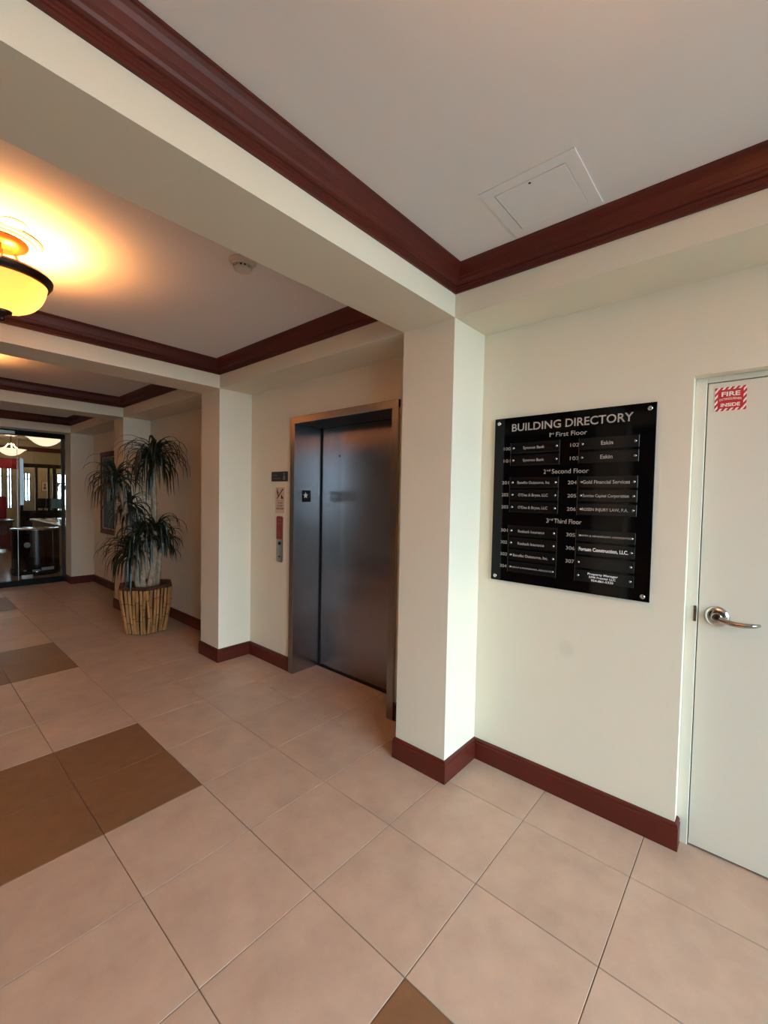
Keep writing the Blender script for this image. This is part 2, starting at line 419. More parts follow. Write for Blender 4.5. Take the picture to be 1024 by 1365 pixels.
for k in range(-16, 17):
    c = k*.0185
    for (a, b, c0, c1) in regs:
        poly = [(c-.1*.75-.0042, -.1+0), (c-.075+.0042, -.1), (c+.075+.0042, .1), (c+.075-.0042, .1)]
        poly = [(-p[0], p[1]) for p in poly]                      # lean right when read from the room
        for ax, v, kl in ((0, a, False), (0, b, True), (1, c0, False), (1, c1, True)):
            if len(poly) >= 3: poly = clip(poly, ax, v, kl)
        if len(poly) >= 3: stripes.prism(poly, -.0006, .0004)
stripes.build('white_stripes', 'white_print', fs)
text('lettering', 'FIRE', 'white_print', -.0008, 0, .012, .018, .062, 'CENTER', fs, .03)
text('lettering', 'EXTINGUISHER', 'white_print', -.0008, 0, -.008, .009, .074, 'CENTER', fs, .01, arc=.004)
text('lettering', 'INSIDE', 'white_print', -.0008, 0, -.032, .014, .064, 'CENTER', fs, .03)

# ------------------------------------------------------------------ elevator
el = thing('elevator_entrance', 'brushed steel elevator entrance with closed single sliding door', 'elevator', (WX, 0, 0))
FW = .057; FD = .022; DEP = .27
MB().box(-FD, .004, EY1, EY1+FW, 0, EZ+FW, .002).build('frame_face', 'steel_frame', el)
MB().box(-FD, .004, EY0-FW, EY0, 0, EZ+FW, .002).build('frame_face', 'steel_frame', el)
MB().box(-FD-.0005, .004, EY0-FW, EY1+FW, EZ, EZ+FW, .002).build('frame_head', 'steel_frame', el)
MB().box(-FD+.003, DEP, EY1-.0005, EY1+.025, 0, EZ).build('jamb', 'steel', el)
MB().box(-FD+.003, DEP, EY0-.025, EY0+.0005, 0, EZ).build('jamb', 'steel', el)
MB().box(-FD+.003, DEP, EY0, EY1, EZ-.0005, EZ+.025).build('header_lining', 'steel_dark', el)  # darker steel than the jambs: underside shade put into the colour
MB().box(DEP+.008, DEP+.04, EY0-.02, EY1-.014, .012, EZ+.015, .0004).build('door_panel', 'steel', el)
MB().box(DEP+.05, DEP+.06, EY0-.03, EY1+.03, 0, EZ+.03).build('shaft_back', 'black_gap', el)
m = MB().box(DEP-.012, DEP+.05, EY0, EY1, 0, .006)
m.build('door_sill', 'steel_dark', el)
MB().box(DEP+.001, DEP+.045, EY1-.0135, EY1+.02, 0, EZ+.02).build('door_gap_shade', 'black_gap', el)  # solid black strip standing in for the shade between door and jamb
MB().box(DEP+.0074, DEP+.0082, 2.543, 2.872, 1.505, 1.584).build('worn_patch', 'steel_patch', el)
MB().lathe([(.0001,.001),(.009,.001),(.010,-.003)], 16, (DEP+.008, 2.753, 1.889), '-x').build('peephole', 'black_gap', el, True)

# call and safety signs
s = thing('elevator_notice', 'small black rectangular notice plate left of elevator frame', 'sign', (WX, 3.226, 1.708))
MB().box(-.008, 0, -.118, .118, -.043, .043, .002).build('plate', 'black_print', s)
text('lettering', 'ELEVATOR', 'grey_print', -.0082, .105, -.024, .012, .12, 'LEFT', s)
text('lettering', 'IN CAR', 'grey_print', -.0082, .105, .006, .012, .07, 'LEFT', s)
pm = MB(); pm.lathe([(.010,0),(.010,.0006),(.0001,.0006)], 16, (-.008, -.072, .022), '-x')
pm.prism([(-.084,.008),(-.060,.008),(-.056,-.032),(-.066,-.032),(-.070,-.012),(-.076,-.032),(-.090,-.032)], -.008, .0006)
pm.build('pictogram', 'grey_print', s)
s = thing('fire_stairs_sign', 'narrow cream fire safety sign with pictogram between black plate and red switch', 'sign', (WX, 3.216, 1.497))
MB().box(-.004, 0, -.068, .068, -.116, .116, .001).build('plate', 'sign_cream', s)
pm = MB()
pm.prism([(.052,.012),(.040,.012),(-.048,.098),(-.036,.104)], -.004, .0006)                         # diagonal
for k in range(3): pm.prism([(.04-.012*k-.006,.080-.022*k),(.04-.012*k+.006,.080-.022*k),(.04-.012*k+.004,.104-.028*k),(.04-.012*k-.004,.104-.028*k)], -.004, .0006)
pm.prism([(.050,.082),(.040,.096),(.030,.062),(.024,.040),(.034,.036)], -.004, .0007)
pm.prism([(-.018,.012),(-.014,.034),(-.026,.054),(-.032,.036),(-.044,.030),(-.046,.012)], -.004, .0007)
pm.build('pictogram', 'black_print', s)
MB().box(-.0045, -.004, -.055, .055, -.004, -.002).build('rule', 'black_print', s)
for k, (tx, wd) in enumerate((('IN CASE', .072), ('OF FIRE', .072), ('USE STAIRS', .106))):
    text('lettering', tx, 'black_print', -.0042, 0, -.030-.026*k, .015, wd, 'CENTER', s, .02)
s = thing('fire_service_switch', 'red and steel elevator key switch plate on cream wall', 'switch plate', (WX, 3.214, 1.15))
def rr(w0, h0, r, n=5):
    P = []
    for cx, cy, a in ((w0-r, h0-r, 0), (-w0+r, h0-r, PI/2), (-w0+r, -h0+r, PI), (w0-r, -h0+r, 1.5*PI)):
        for k in range(n+1): t = a+PI/2*k/n; P.append((cx+r*math.cos(t), cy+r*math.sin(t)))
    return P
MB().prism(rr(.046, .205, .018), 0, .007).build('plate', 'nickel', s)
MB().prism([p for p in clip(rr(.0455, .2045, .018), 1, 0.0, False)], -.007, .0012).build('red_cover', 'switch_red', s)
MB().lathe([(.0001,.006),(.012,.006),(.015,.002),(.016,0)], 20, (-.007, 0, -.036), '-x').build('key_switch', 'black_gap', s, True)
MB().lathe([(.0001,.004),(.007,.004),(.009,0)], 16, (-.007, 0, -.155), '-x').build('keyhole', 'steel_dark', s, True)
for z, t_, w_ in ((.165, 'FIRE', .045), (.135, 'SERVICE', .06), (.05, 'OFF', .03), (.03, 'ON', .024)):
    text('lettering', t_, 'grey_print', -.0084, 0, z, .011, w_, 'CENTER', s)
s = thing('star_floor_sign', 'small black plate with white star on elevator steel jamb', 'sign', (2.391, EY1-.0005, 1.538))
MB().box(-.047, .047, -.003, 0, -.05, .05, .001).build('plate', 'black_print', s)
st = []
for k in range(10):
    a = PI/2+k*PI/5; r = .030 if k % 2 == 0 else .0125; st.append((-.010+r*math.cos(a), .006+r*math.sin(a)))
V = [(x, -.003, z) for x, z in st]+[(x, -.0038, z) for x, z in st]+[(-.010, -.0038, .006)]
F = [(i, (i+1) % 10, 10+(i+1) % 10, 10+i) for i in range(10)]+[(10+i, 10+(i+1) % 10, 20) for i in range(10)]
MB().add(V, F).build('star', 'white_print', s)
text('lettering', '1', 'silver_print', .026, -.0032, .005, .024, None, 'LEFT', s, rot=Matrix(((1,0,0,0),(0,0,-1,0),(0,1,0,0),(0,0,0,1))))
bd = MB()
for q, z in ((.028,-.008), (.034,-.008), (.028,-.015)): bd.lathe([(.0001,.0012),(.002,.0008),(.0022,0)], 8, (q, -.003, z), '-y')
bd.build('braille', 'silver_print', s)

# ------------------------------------------------------------------ building directory
bd = thing('building_directory', 'black acrylic building directory board with silver lettering on cream wall', 'sign', (0, 0, 0))
YB = 1.150                                                        # left edge of the board in the picture
XP = WX-.018
MB().box(XP, XP+.006, YB-.786, YB, 1.087, 1.995, .0012).build('board', 'black_acrylic', bd)
for u, z in ((.025,1.968), (.759,1.969), (.024,1.110), (.758,1.110)):
    MB().lathe([(.0001,.004),(.008,.0035),(.0105,.001),(.011,-.016),(.011,-.018)], 20, (XP, YB-u, z), '-x').build('standoff_screw', 'chrome', bd, True)
def W(name, s_, u0, z, h_, u1=None, par=bd, m_='silver_print', b=0.0, cen=False, x=XP, sh=0.):
    wd = (u1-u0) if u1 else None
    if cen: return text(name, s_, m_, x-.0003, YB-(u0+u1)/2, z, h_, wd, 'CENTER', par, b, sh)
    return text(name, s_, m_, x-.0003, YB-u0, z, h_, wd, 'LEFT', par, b, sh)
W('title', 'BUILDING', .098, 1.919, .040, .362, b=.012); W('title', 'DIRECTORY', .385, 1.919, .040, .690, b=.012)
def heading(n, suf, rest_, u0, u1, z):
    W('heading', n, u0, z, .022, u0+(.006 if n == '1' else .012), b=.004); W('heading', suf, u0+.016, z+.012, .011, u0+.034, b=.004)
    W('heading', rest_, u0+.042, z, .023, u1, b=.004)
heading('1', 'st', 'First Floor', .298, .491, 1.873); heading('2', 'nd', 'Second Floor', .284, .506, 1.683); heading('3', 'rd', 'Third Floor', .305, .482, 1.427)
rows = {'100':1.8255,'101':1.7585,'201':1.6375,'202':1.5705,'203':1.503,'301':1.3725,'302':1.3055,'303':1.239,'304':1.172}
L_ = [('100','Synovus Bank',.17,.285,0),('101','Synovus Bank',.17,.285,0),('201','Benefits Outsource, Inc',.143,.318,0),('202',"O'Dea & Bryan, LLC",.150,.312,0),('203',"O'Dea & Bryan, LLC",.150,.312,0),
      ('301','Rosback Insurance',.155,.300,0),('302','Rosback Insurance',.155,.300,0),('303','Benefits Outsource, Inc.',.130,.322,0),('304','GROUP & PROFESSIONAL ASSOCIATES',.125,.345,1)]
R_ = [('102','Eskin',.560,.612,2,1.8255),('103','Eskin',.558,.612,2,1.7585),('204','Gold Financial Services',.482,.690,3,1.6375),('205','Sunrise Capital Corporation',.484,.688,0,1.5705),('206','ROSEN INJURY LAW, P.A.',.482,.686,0,1.503),
      ('305','SMITH & HENDERSON ASSOCIATES',.478,.702,1,1.3725),('306','Fortum Construction, LLC.',.474,.694,4,1.3055),('307','',0,0,0,1.239),('','PM',0,0,0,1.172)]
SX = XP-.0035
def strip(u0, u1, zc, lab):
    st_ = MB().box(SX, XP+.0002, YB-u1, YB-u0, zc-.0275, zc+.0275, .0006).build('name_strip', 'strip_black', bd)
    for u in (u0+.014, u1-.015):
        MB().lathe([(.0001,.003),(.004,.0026),(.0062,.0005),(.0064,0)], 14, (SX, YB-u, zc), '-x').build('strip_screw', 'chrome', st_, True)
    return st_
for n, s_, u0, u1, k in L_:
    z = rows[n]; st_ = strip(.1015, .3635, z, n)
    W('strip_lettering', s_, u0, z-(.004 if k else .0075), .008 if k else .0145, u1, par=st_, cen=True, b=.01, x=SX)
    W('room_number', n, .051, z-.009, .0175, .091, b=.002)
for n, s_, u0, u1, k, z in R_:
    st_ = strip(.4605, .7215, z, n)
    if n: W('room_number', n, .409, z-.010, .018, .452, b=.004)
    if s_ == 'PM':
        for q, (tx, a, b_) in enumerate((('Property Manager', .520, .655), ('RPM Premier LLC', .527, .645), ('954-861-5335', .537, .636))):
            W('strip_lettering', tx, a, z+.009-.0155*q, .0105, b_, par=st_, m_='white_print', b=.016, cen=True, x=SX)
    elif s_:
        hh = {0:.0145, 1:.008, 2:.019, 3:.017, 4:.017}[k]
        W('strip_lettering', s_, u0, z-hh*.48, hh, u1, par=st_, m_='white_print' if k == 4 else 'silver_print', b=.016 if k == 4 else .01, cen=True, x=SX)
for za, zb in ((1.729,1.855), (1.473,1.667), (1.142,1.402)):
    for u in (.1000, .3655, .4585):
        MB().box(SX-.0004, XP, YB-u-.0008, YB-u+.0008, za, zb).build('strip_rail', 'nickel', bd)

# ------------------------------------------------------------------ ceiling fittings
ap = thing('access_panel', 'flat square ceiling access panel painted like the ceiling, near moulding', 'access panel', (1.69, .69, ZC))
def ring(x0, x1, y0, y1, wd, z0, z1, c=.001):
    m = MB(); m.box(x0, x0+wd, y0, y1, z0, z1); m.box(x1-wd, x1, y0, y1, z0, z1); m.box(x0+wd, x1-wd, y0, y0+wd, z0, z1); m.box(x0+wd, x1-wd, y1-wd, y1, z0, z1); return m
ring(-.172, .178, -.178, .18, .044, -.004, 0).build('frame', 'ceiling_paint', ap)
MB().box(-.126, .132, -.131, .133, -.0055, 0, .001).build('hatch', 'ceiling_paint', ap)
MB().lathe([(.0001,-.0065),(.005,-.006),(.006,-.004)], 12, (-.113, 0, 0)).build('latch_screw', 'steel_dark', ap, True)
sd = thing('smoke_detector', 'round off-white smoke detector beside the near beam', 'smoke detector', (1.19, 2.02, ZC))
MB().lathe([(.0001,0),(.066,0),(.066,-.008),(.058,-.014),(.055,-.016),(.0001,-.016)], 36).build('base', 'plastic_white', sd, True)
MB().lathe([(.052,-.016),(.050,-.024),(.047,-.026),(.0001,-.026)], 36).build('body', 'plastic_white', sd, True)
MB().lathe([(.036,-.026),(.036,-.038),(.034,-.040),(.0001,-.040)], 24).build('sensor_core', 'black_gap', sd, True)
for k in range(12):
    a = k*PI/6
    MB().box(.034, .044, -.005, .005, -.042, -.024, .001).build('vent_rib', 'plastic_white', sd).rotation_euler.z = a
MB().lathe([(.045,-.040),(.042,-.046),(.028,-.050),(.0001,-.051)], 36).build('cap', 'plastic_white', sd, True)
cp = thing('ceiling_cover_plate', 'small round flush cover plate on ceiling beside the amber lamp', 'cover plate', (.375, 2.535, ZC))
MB().lathe([(.0001,-.006),(.042,-.006),(.047,-.003),(.048,0)], 32).build('plate', 'ceiling_paint', cp, True)

LAMPY = 2.72
lamp = thing('ceiling_lamp', 'amber glass bowl ceiling lamp with dark bronze rim nearest the viewer', 'lamp', (.355, LAMPY, ZC), 'corridor bowl lamps')
MB().lathe([(.0001,-.002),(.155,-.002),(.157,-.006),(.150,-.012),(.140,-.010),(.132,-.012),(.128,-.018),(.118,-.016),(.0001,-.018)], 48).build('ceiling_medallion', 'plastic_white', lamp, True)
MB().lathe([(.100,-.017),(.102,-.024),(.096,-.034),(.080,-.044),(.062,-.052),(.0001,-.054)], 40).build('canopy', 'copper', lamp, True)
for k in range(3):
    a = k*2*PI/3+.35
    rod = MB().tube([(.055*math.cos(a), .055*math.sin(a), -.05), (.110*math.cos(a), .110*math.sin(a), -.155)], .006, 8).build('rod', 'copper', lamp, True)
MB().tube([(0,0,-.05), (0,0,-.375)], .008, 10).build('stem', 'copper', lamp, True)
ZR = -.165
MB().lathe([(.172,ZR+.004),(.180,ZR+.010),(.190,ZR+.008),(.196,ZR-.002),(.194,ZR-.016),(.186,ZR-.024),(.182,ZR-.034),(.174,ZR-.036),(.170,ZR-.028),(.172,ZR+.004)], 56).build('rim', 'bronze', lamp, True)
for k in range(3):
    a = k*2*PI/3+.35
    MB().lathe([(.0001,.014),(.010,.011),(.013,.003),(.012,-.008),(.0001,-.012)], 14, (.187*math.cos(a), .187*math.sin(a), ZR)).build('rim_knob', 'nickel', lamp, True)
bp_ = [(.172*math.cos(t)**.8 if t < PI/2-.01 else .0001, ZR-.022-.155*math.sin(t)) for t in [PI/2*k/14 for k in range(15)]]
MB().lathe(bp_, 48).build('glass_bowl', 'bowl_glass', lamp, True)
MB().lathe([(.040,ZR-.172),(.038,ZR-.184),(.022,ZR-.190),(.012,ZR-.200),(.016,ZR-.208),(.013,ZR-.218),(.0001,ZR-.222)], 28).build('finial', 'bronze', lamp, True)
def bulb(loc, e, c=LAMP_WARM, r=.05):
    l = bpy.data.lights.new('bulb_light', 'POINT'); l.energy = e; l.color = c; l.shadow_soft_size = r
    o = bpy.data.objects.new('bulb_light', l); col.objects.link(o); o.location = loc; return o
def bulbs(y, e):
    for q in (-1, 1): bulb((.355+.075*q, y, ZC-.225), e, r=.045)
bulbs(LAMPY, 36)
for k, (y, e, lab) in enumerate(((-.15, 105, 'amber glass bowl ceiling lamp in the bay of the directory board'), (5.06, 17, 'amber glass bowl ceiling lamp in the bay with the potted yucca'),
                              (7.50, 17, 'amber glass bowl ceiling lamp in the bay before the glass front'))):
    c = copy_tree(lamp); c.location = (.355, y, ZC); c['label'] = lab
    bulbs(y, e)

# ------------------------------------------------------------------ potted yucca
pc = (1.865, 5.14)
yu = thing('potted_yucca', 'tall potted yucca with drooping dark leaves in a bamboo-clad pot', 'plant', (pc[0], pc[1], 0))
HN = 6; RT, RB, PH = .285, .215, .515
def hexpt(a, r): return (r*math.cos(a), r*math.sin(a))
V = []; F = []
for r, z in ((RB-.02,.0), (RT-.02,PH), (RT-.05,PH), (RT-.07,PH-.06)):
    V += [(*hexpt(2*PI*k/HN, r), z) for k in range(HN)]
for q in range(3):
    for k in range(HN): j = (k+1) % HN; F.append((q*HN+k, q*HN+j, q*HN+HN+j, q*HN+HN+k))
F.append(tuple(reversed(range(HN))))
pt = MB().add(V, F).build('pot', 'pot_brown', yu); pt.rotation_euler.z = .18
MB().add([(*hexpt(2*PI*k/HN, RT-.062), PH-.045) for k in range(HN)], [tuple(range(HN))]).build('soil', 'soil', pt)
V = []; F = []
for r, z in ((RT-.012,PH-.012), (RT+.006,PH-.010), (RT+.008,PH+.012), (RT-.05,PH+.014), (RT-.052,PH-.01)):
    V += [(*hexpt(2*PI*k/HN, r), z) for k in range(HN)]
for q in range(4):
    for k in range(HN): j = (k+1) % HN; F.append((q*HN+k, q*HN+j, q*HN+HN+j, q*HN+HN+k))
MB().add(V, F).build('rim', 'pot_brown', pt)
for k in range(HN):
    a0, a1 = 2*PI*k/HN, 2*PI*(k+1)/HN
    for q in range(7):
        t = (q+.5)/7+random.uniform(-.02, .02)
        pb = Vector((*hexpt(a0, RB), 0)).lerp(Vector((*hexpt(a1, RB), 0)), t); ptp = Vector((*hexpt(a0, RT), 0)).lerp(Vector((*hexpt(a1, RT), 0)), t)
        n = 6; P = []; Rr = []; rb = random.uniform(.0115, .0165); jx = random.uniform(-.012, .012)
        for s_ in range(n+1):
            tt = s_/n; p = pb.lerp(ptp, tt)*(1.+.035*math.sin(tt*PI)); tang = Vector((-p.y, p.x, 0)).normalized()
            p = p+tang*jx*math.sin(tt*5+q); p.z = .012+random.uniform(0, .004)*(s_ == 0)+tt*(PH-.03); P.append(p); Rr.append(rb*(1+random.uniform(-.12, .12)))
        sm = MB().tube(P, Rr, 7); nf = len(sm.f)
        for z in (random.uniform(.1, .22), random.uniform(.28, .42)):
            tt = z/PH; i = int(tt*n); p = P[i].lerp(P[min(i+1, n)], tt*n-i)
            sm.tube([p-Vector((0,0,.004)), p+Vector((0,0,.004))], rb*1.13, 7)
        me = sm.mesh('bamboo_stick'); me.materials.append(MATS['bamboo']); me.materials.append(MATS['bamboo_node'])
        for f_ in me.polygons: f_.material_index = 1 if f_.index >= nf else 0
        link('bamboo_stick', me, None, pt, True)

heads = [  # x, y, z (world), spread, leaves, length, bias, trunk base offset
    (1.935, 5.08, 1.97, 1.0, 120, .52, (0, 0), (.07, -.02)),
    (1.56, 5.14, 1.70, .95, 75, .42, (-.06, 0), (-.05, .02)),
    (1.93, 5.00, 1.16, 1.0, 80, .42, (.05, 0), (.02, -.08)),
    (1.70, 5.02, .94, .9, 60, .46, (-.30, -.05), (-.09, -.06)),
    (1.72, 5.22, 1.42, .9, 65, .40, (0, 0), (-.02, .07)),
    (1.78, 4.98, 1.12, .9, 55, .36, (-.1, 0), (-.05, -.09)),
    (2.04, 5.14, 1.02, .8, 40, .32, (.1, 0), (.12, .02)),
]
base = Vector((pc[0], pc[1], 0)); ZS = PH-.05
def leaf(mb, o, az, el0, ln, wd, droop):
    n = 8; p = Vector(o); el = el0; seg = ln/n; prevL = None; V = []; F = []
    side = Vector((-math.sin(az), math.cos(az), 0))
    for k in range(n+1):
        t = k/n; ww = wd*(.55+.45*min(1, t*4))*(1-t**2.2)+.0008
        dirv = Vector((math.cos(az)*math.cos(el), math.sin(az)*math.cos(el), math.sin(el)))
        nn = side.cross(dirv)
        V += [p-side*ww+nn*ww*.35, p.copy(), p+side*ww+nn*ww*.35]
        p = p+dirv*seg; el = max(el-droop*(.35+1.1*t)/n*2.2, -1.5)
    for k in range(n):
        a = k*3; F += [(a, a+1, a+4, a+3), (a+1, a+2, a+5, a+4)]
    mb.add(V, F)
for (hx, hy, hz, sp, nl, ln, bias, off) in heads:
    top = Vector((hx, hy, hz))-base; b0 = Vector((off[0], off[1], -.0)); P = []; Rr = []
    n = 12
    for k in range(n+1):
        t = k/n; p = b0.lerp(Vector((top.x, top.y, 0)), t**1.6); p.z = ZS+(top.z-ZS)*t
        p.x += .012*math.sin(t*7+hx*9); p.y += .012*math.cos(t*6+hz*5); P.append(p); Rr.append((.031-.008*t)*(1+.16*(k % 2)))
    tk = MB().tube(P, Rr, 9).build('trunk', 'trunk', yu, True)
    mb = MB(); o = P[-1]
    for k in range(nl):
        az = random.uniform(0, 2*PI); e = random.uniform(-.5, 1.35)
        az2 = math.atan2(math.sin(az)+bias[1]*3, math.cos(az)+bias[0]*3)
        leaf(mb, o+Vector((0, 0, random.uniform(-.10, .03))), az2, e, ln*random.uniform(.75, 1.15), random.uniform(.011, .0175), random.uniform(1.5, 2.5)*sp)
    mb.v = [(min(x, WX-.02-pc[0]), y, z) for x, y, z in mb.v]
    tag(mb.build('leaf_crown', 'leaf', tk, None), kind='stuff')

# ------------------------------------------------------------------ framed picture in the far bay
fp = thing('framed_picture', 'tall dark red framed picture half hidden by plant and pillar', 'picture', (WX, 7.52, 1.52))
def yring(mb, y0, y1, z0, z1, wd, x0, x1):
    mb.box(x0, x1, y0, y0+wd, z0, z1); mb.box(x0, x1, y1-wd, y1, z0, z1); mb.box(x0, x1, y0+wd, y1-wd, z0, z0+wd); mb.box(x0, x1, y0+wd, y1-wd, z1-wd, z1); return mb
yring(MB(), -.58, .58, -.65, .65, .075, -.035, 0).build('frame', 'mahogany', fp)
yring(MB(), -.50, .50, -.57, .57, .016, -.028, -.004).build('bead', 'gold_bead', fp)
MB().box(-.014, -.004, -.49, .49, -.56, .56).build('print', 'mat_board', fp)
MB().box(-.019, -.017, -.485, .485, -.555, .555).build('picture_glass', 'picture_glass', fp)

# ------------------------------------------------------------------ glass front at the corridor end
gf = thing('window_2', 'frameless glass front with dark header at the end of the corridor', 'window', (0, GY, 0), kind='structure')
MB().box(LPX, PX, -.05, .05, ZB-.075, ZB+.02, .003).build('header', 'black_track', gf)
MB().box(LPX, PX, -.045, .045, 0, .085, .003).build('bottom_track', 'black_track', gf)
MB().box(PX-.045, PX, -.035, .035, .085, ZB-.075, .004).build('side_frame', 'frame_bronze', gf)
MB().box(LPX, LPX+.045, -.035, .035, .085, ZB-.075, .004).build('side_frame', 'frame_bronze', gf)
MB().box(1.338, PX-.045, -.006, .006, .085, ZB-.075).build('pane', 'glass', gf)
MB().box(.40, 1.332, -.006, .006, .085, ZB-.075).build('pane', 'glass', gf)
MB().box(LPX+.045, .394, -.006, .006, .085, ZB-.075).build('pane', 'glass', gf)
MB().box(1.333, 1.337, -.009, .009, .085, ZB-.075).build('pane_joint', 'aluminium', gf)
m = MB().box(1.355, 1.405, -.060, -.035, 1.30, 2.05, .004); m.box(1.370, 1.390, -.036, -.006, 1.36, 1.39); m.box(1.370, 1.390, -.036, -.006, 1.96, 1.99)
m.build('pull_handle', 'aluminium', gf)
MB().box(1.37, 1.52, -.016, .016, .10, .165, .002).build('patch_fitting', 'nickel', gf)
m = MB().box(1.02, 1.30, -.085, -.05, ZB-.072, ZB-.02, .003); m.build('door_closer', 'nickel', gf)
# ------------------------------------------------------------------ lobby behind the glass
LX0, LX1 = -1.6, 5.2
tag(MB().box(LX0, LX1, GY, END+.2, -.06, 0).build('floor', 'lobby_floor'), 'polished beige lobby floor beyond the glass front', 'floor', kind='structure')
tag(MB().box(LX0, LX1, GY+.1, END+.2, 2.95, 3.1).build('ceiling', 'ceiling_paint'), 'lobby ceiling beyond the glass front', 'ceiling', kind='structure')
m = MB(); m.box(WX, LX1, GY+.05, GY+.15, 0, 2.95); m.box(LX0, LWX, GY+.05, GY+.15, 0, 2.95); m.box(LWX, WX, GY+.06, GY+.15, ZB, 2.95)
tag(m.build('wall_lobby_front', 'lobby_wall'), 'lobby side of the wall around the glass front', 'wall', kind='structure')
tag(MB().box(LX1, LX1+.15, GY+.05, END, 0, 2.95).build('wall_lobby_right', 'lobby_wall'), 'right lobby wall beyond the glass front', 'wall', kind='structure')
tag(MB().box(LX0-.15, LX0, GY+.05, END, 0, 2.95).build('wall_lobby_left', 'lobby_wall'), 'left lobby wall beyond the glass front', 'wall', kind='structure')
# far wall with windows
wins = [(2.05, 2.45, .9, 2.30), (2.56, 2.70, .9, 2.30), (2.95, 3.19, 1.16, 2.14), (3.93, 4.35, .55, 2.15)]
m = MB(); x = LX0
for a, b, z0, z1 in wins:
    m.box(x, a, END, END+.15, 0, 2.95); m.box(a, b, END, END+.15, 0, z0); m.box(a, b, END, END+.15, z1, 2.95); x = b
m.box(x, LX1, END, END+.15, 0, 2.95)
tag(m.build('wall_far', 'lobby_wall'), 'olive cream far lobby wall with bright windows', 'wall', kind='structure')
wl = ['bright far lobby window under the red banner', 'narrow bright far lobby window beside the red banner', 'bright barred far lobby window behind the pull handle', 'far lobby window with greenery behind the monitors']
for k, (a, b, z0, z1) in enumerate(wins):
    wo = thing('window_%d' % (k+3), wl[k], 'window', ((a+b)/2, END+.05, z0), kind='structure'); hw = (b-a)/2; hh = z1-z0
    m = MB(); m.box(-hw, -hw+.025, -.03, .03, 0, hh); m.box(hw-.025, hw, -.03, .03, 0, hh); m.box(-hw, hw, -.03, .03, 0, .03); m.box(-hw, hw, -.03, .03, hh-.03, hh)
    m.build('window_frame', 'frame_bronze', wo)
    nb = 2 if b-a > .2 else 1
    for q in range(1, nb+1): MB().box(-hw+2*hw*q/(nb+1)-.02, -hw+2*hw*q/(nb+1)+.02, -.02, .02, .03, hh-.03).build('glazing_bar', 'frame_bronze', wo)
    MB().box(-hw+.025, hw-.025, -.02, .02, hh*.78-.02, hh*.78+.02).build('glazing_bar', 'frame_bronze', wo)
    MB().box(-hw+.02, hw-.02, -.004, .004, .02, hh-.02).build('pane', 'glass', wo)
# shrub outside the right-hand window
sh = MB()
for k in range(60):
    o_ = Vector((random.uniform(4.0, 4.4), END+.7+random.uniform(-.2, .2), random.uniform(.2, 1.9)))
    leaf(sh, o_, random.uniform(0, 6.28), random.uniform(-.5, 1), .35, .03, 1.5)
shr = thing('outdoor_shrub', 'dark green shrub outside the far right lobby window', 'shrub', (4.2, END+.7, 0))
o = sh.build('leaf_crown', 'outdoor_green', None, None); o.parent = shr; o.matrix_parent_inverse = shr.matrix_world.inverted(); o.location = (-4.2, -END-.7, 0); o.matrix_parent_inverse = Matrix(); o['kind'] = 'stuff'
MB().tube([(0, 0, -.05), (.03, 0, .8), (-.02, .02, 1.7)], [.03, .02, .01], 7).build('stem', 'trunk', shr)
# glazed partition with dark posts
PY = 16.0
gp = thing('lobby_partition', 'dark framed open partition with posts in front of the far windows', 'partition', (0, PY, 0))
MB().box(2.44, LX1, -.05, .05, 2.20, 2.31, .004).build('head_rail', 'dark_trim', gp)
for a, b in ((2.785, 2.84), (3.075, 3.125), (3.20, 3.28), (2.45, 2.50)): MB().box(a, b, -.04, .04, 0, 2.20).build('post', 'dark_trim', gp)
MB().box(2.44, LX1, -.03, .03, 0, .95).build('lower_panel', 'dark_trim', gp)
tag(MB().box(LX0, LX1, PY-.05, PY+.05, 2.31, 2.95).build('wall_lobby_bulkhead', 'lobby_wall'), 'cream bulkhead above the dark lobby partition', 'wall', kind='structure')
tag(MB().box(LX0, LX1, PY-.16, PY-.05, 2.66, 2.78, .01).build('trim_5', 'mahogany'), 'dark moulding on the lobby bulkhead', 'moulding', kind='structure')
tag(MB().box(LX0, LX1, 11.9, 12.25, 2.70, 2.95, .01).build('trim_6', 'mahogany'), 'dark wood lobby ceiling beam behind the bowl lamps', 'beam', kind='structure')
# small framed print on the far wall
ar = thing('framed_print', 'small framed print of a figure on the far lobby wall', 'picture', (3.57, END, 1.69))
MB().box(-.095, .095, -.02, 0, -.18, .18, .003).build('frame', 'dark_wood', ar)
MB().box(-.085, .085, -.024, -.018, -.17, .17).build('paper', 'art_paper', ar)
m = MB(); m.lathe([(.0001,.004),(.028,.004),(.030,0)], 14, (0, -.024, .05), '-y'); m.box(-.014, .014, -.027, -.024, -.02, .03); m.lathe([(.0001,.004),(.042,.004),(.045,0)], 14, (0, -.024, -.07), '-y')
m.build('drawing', 'art_ink', ar)
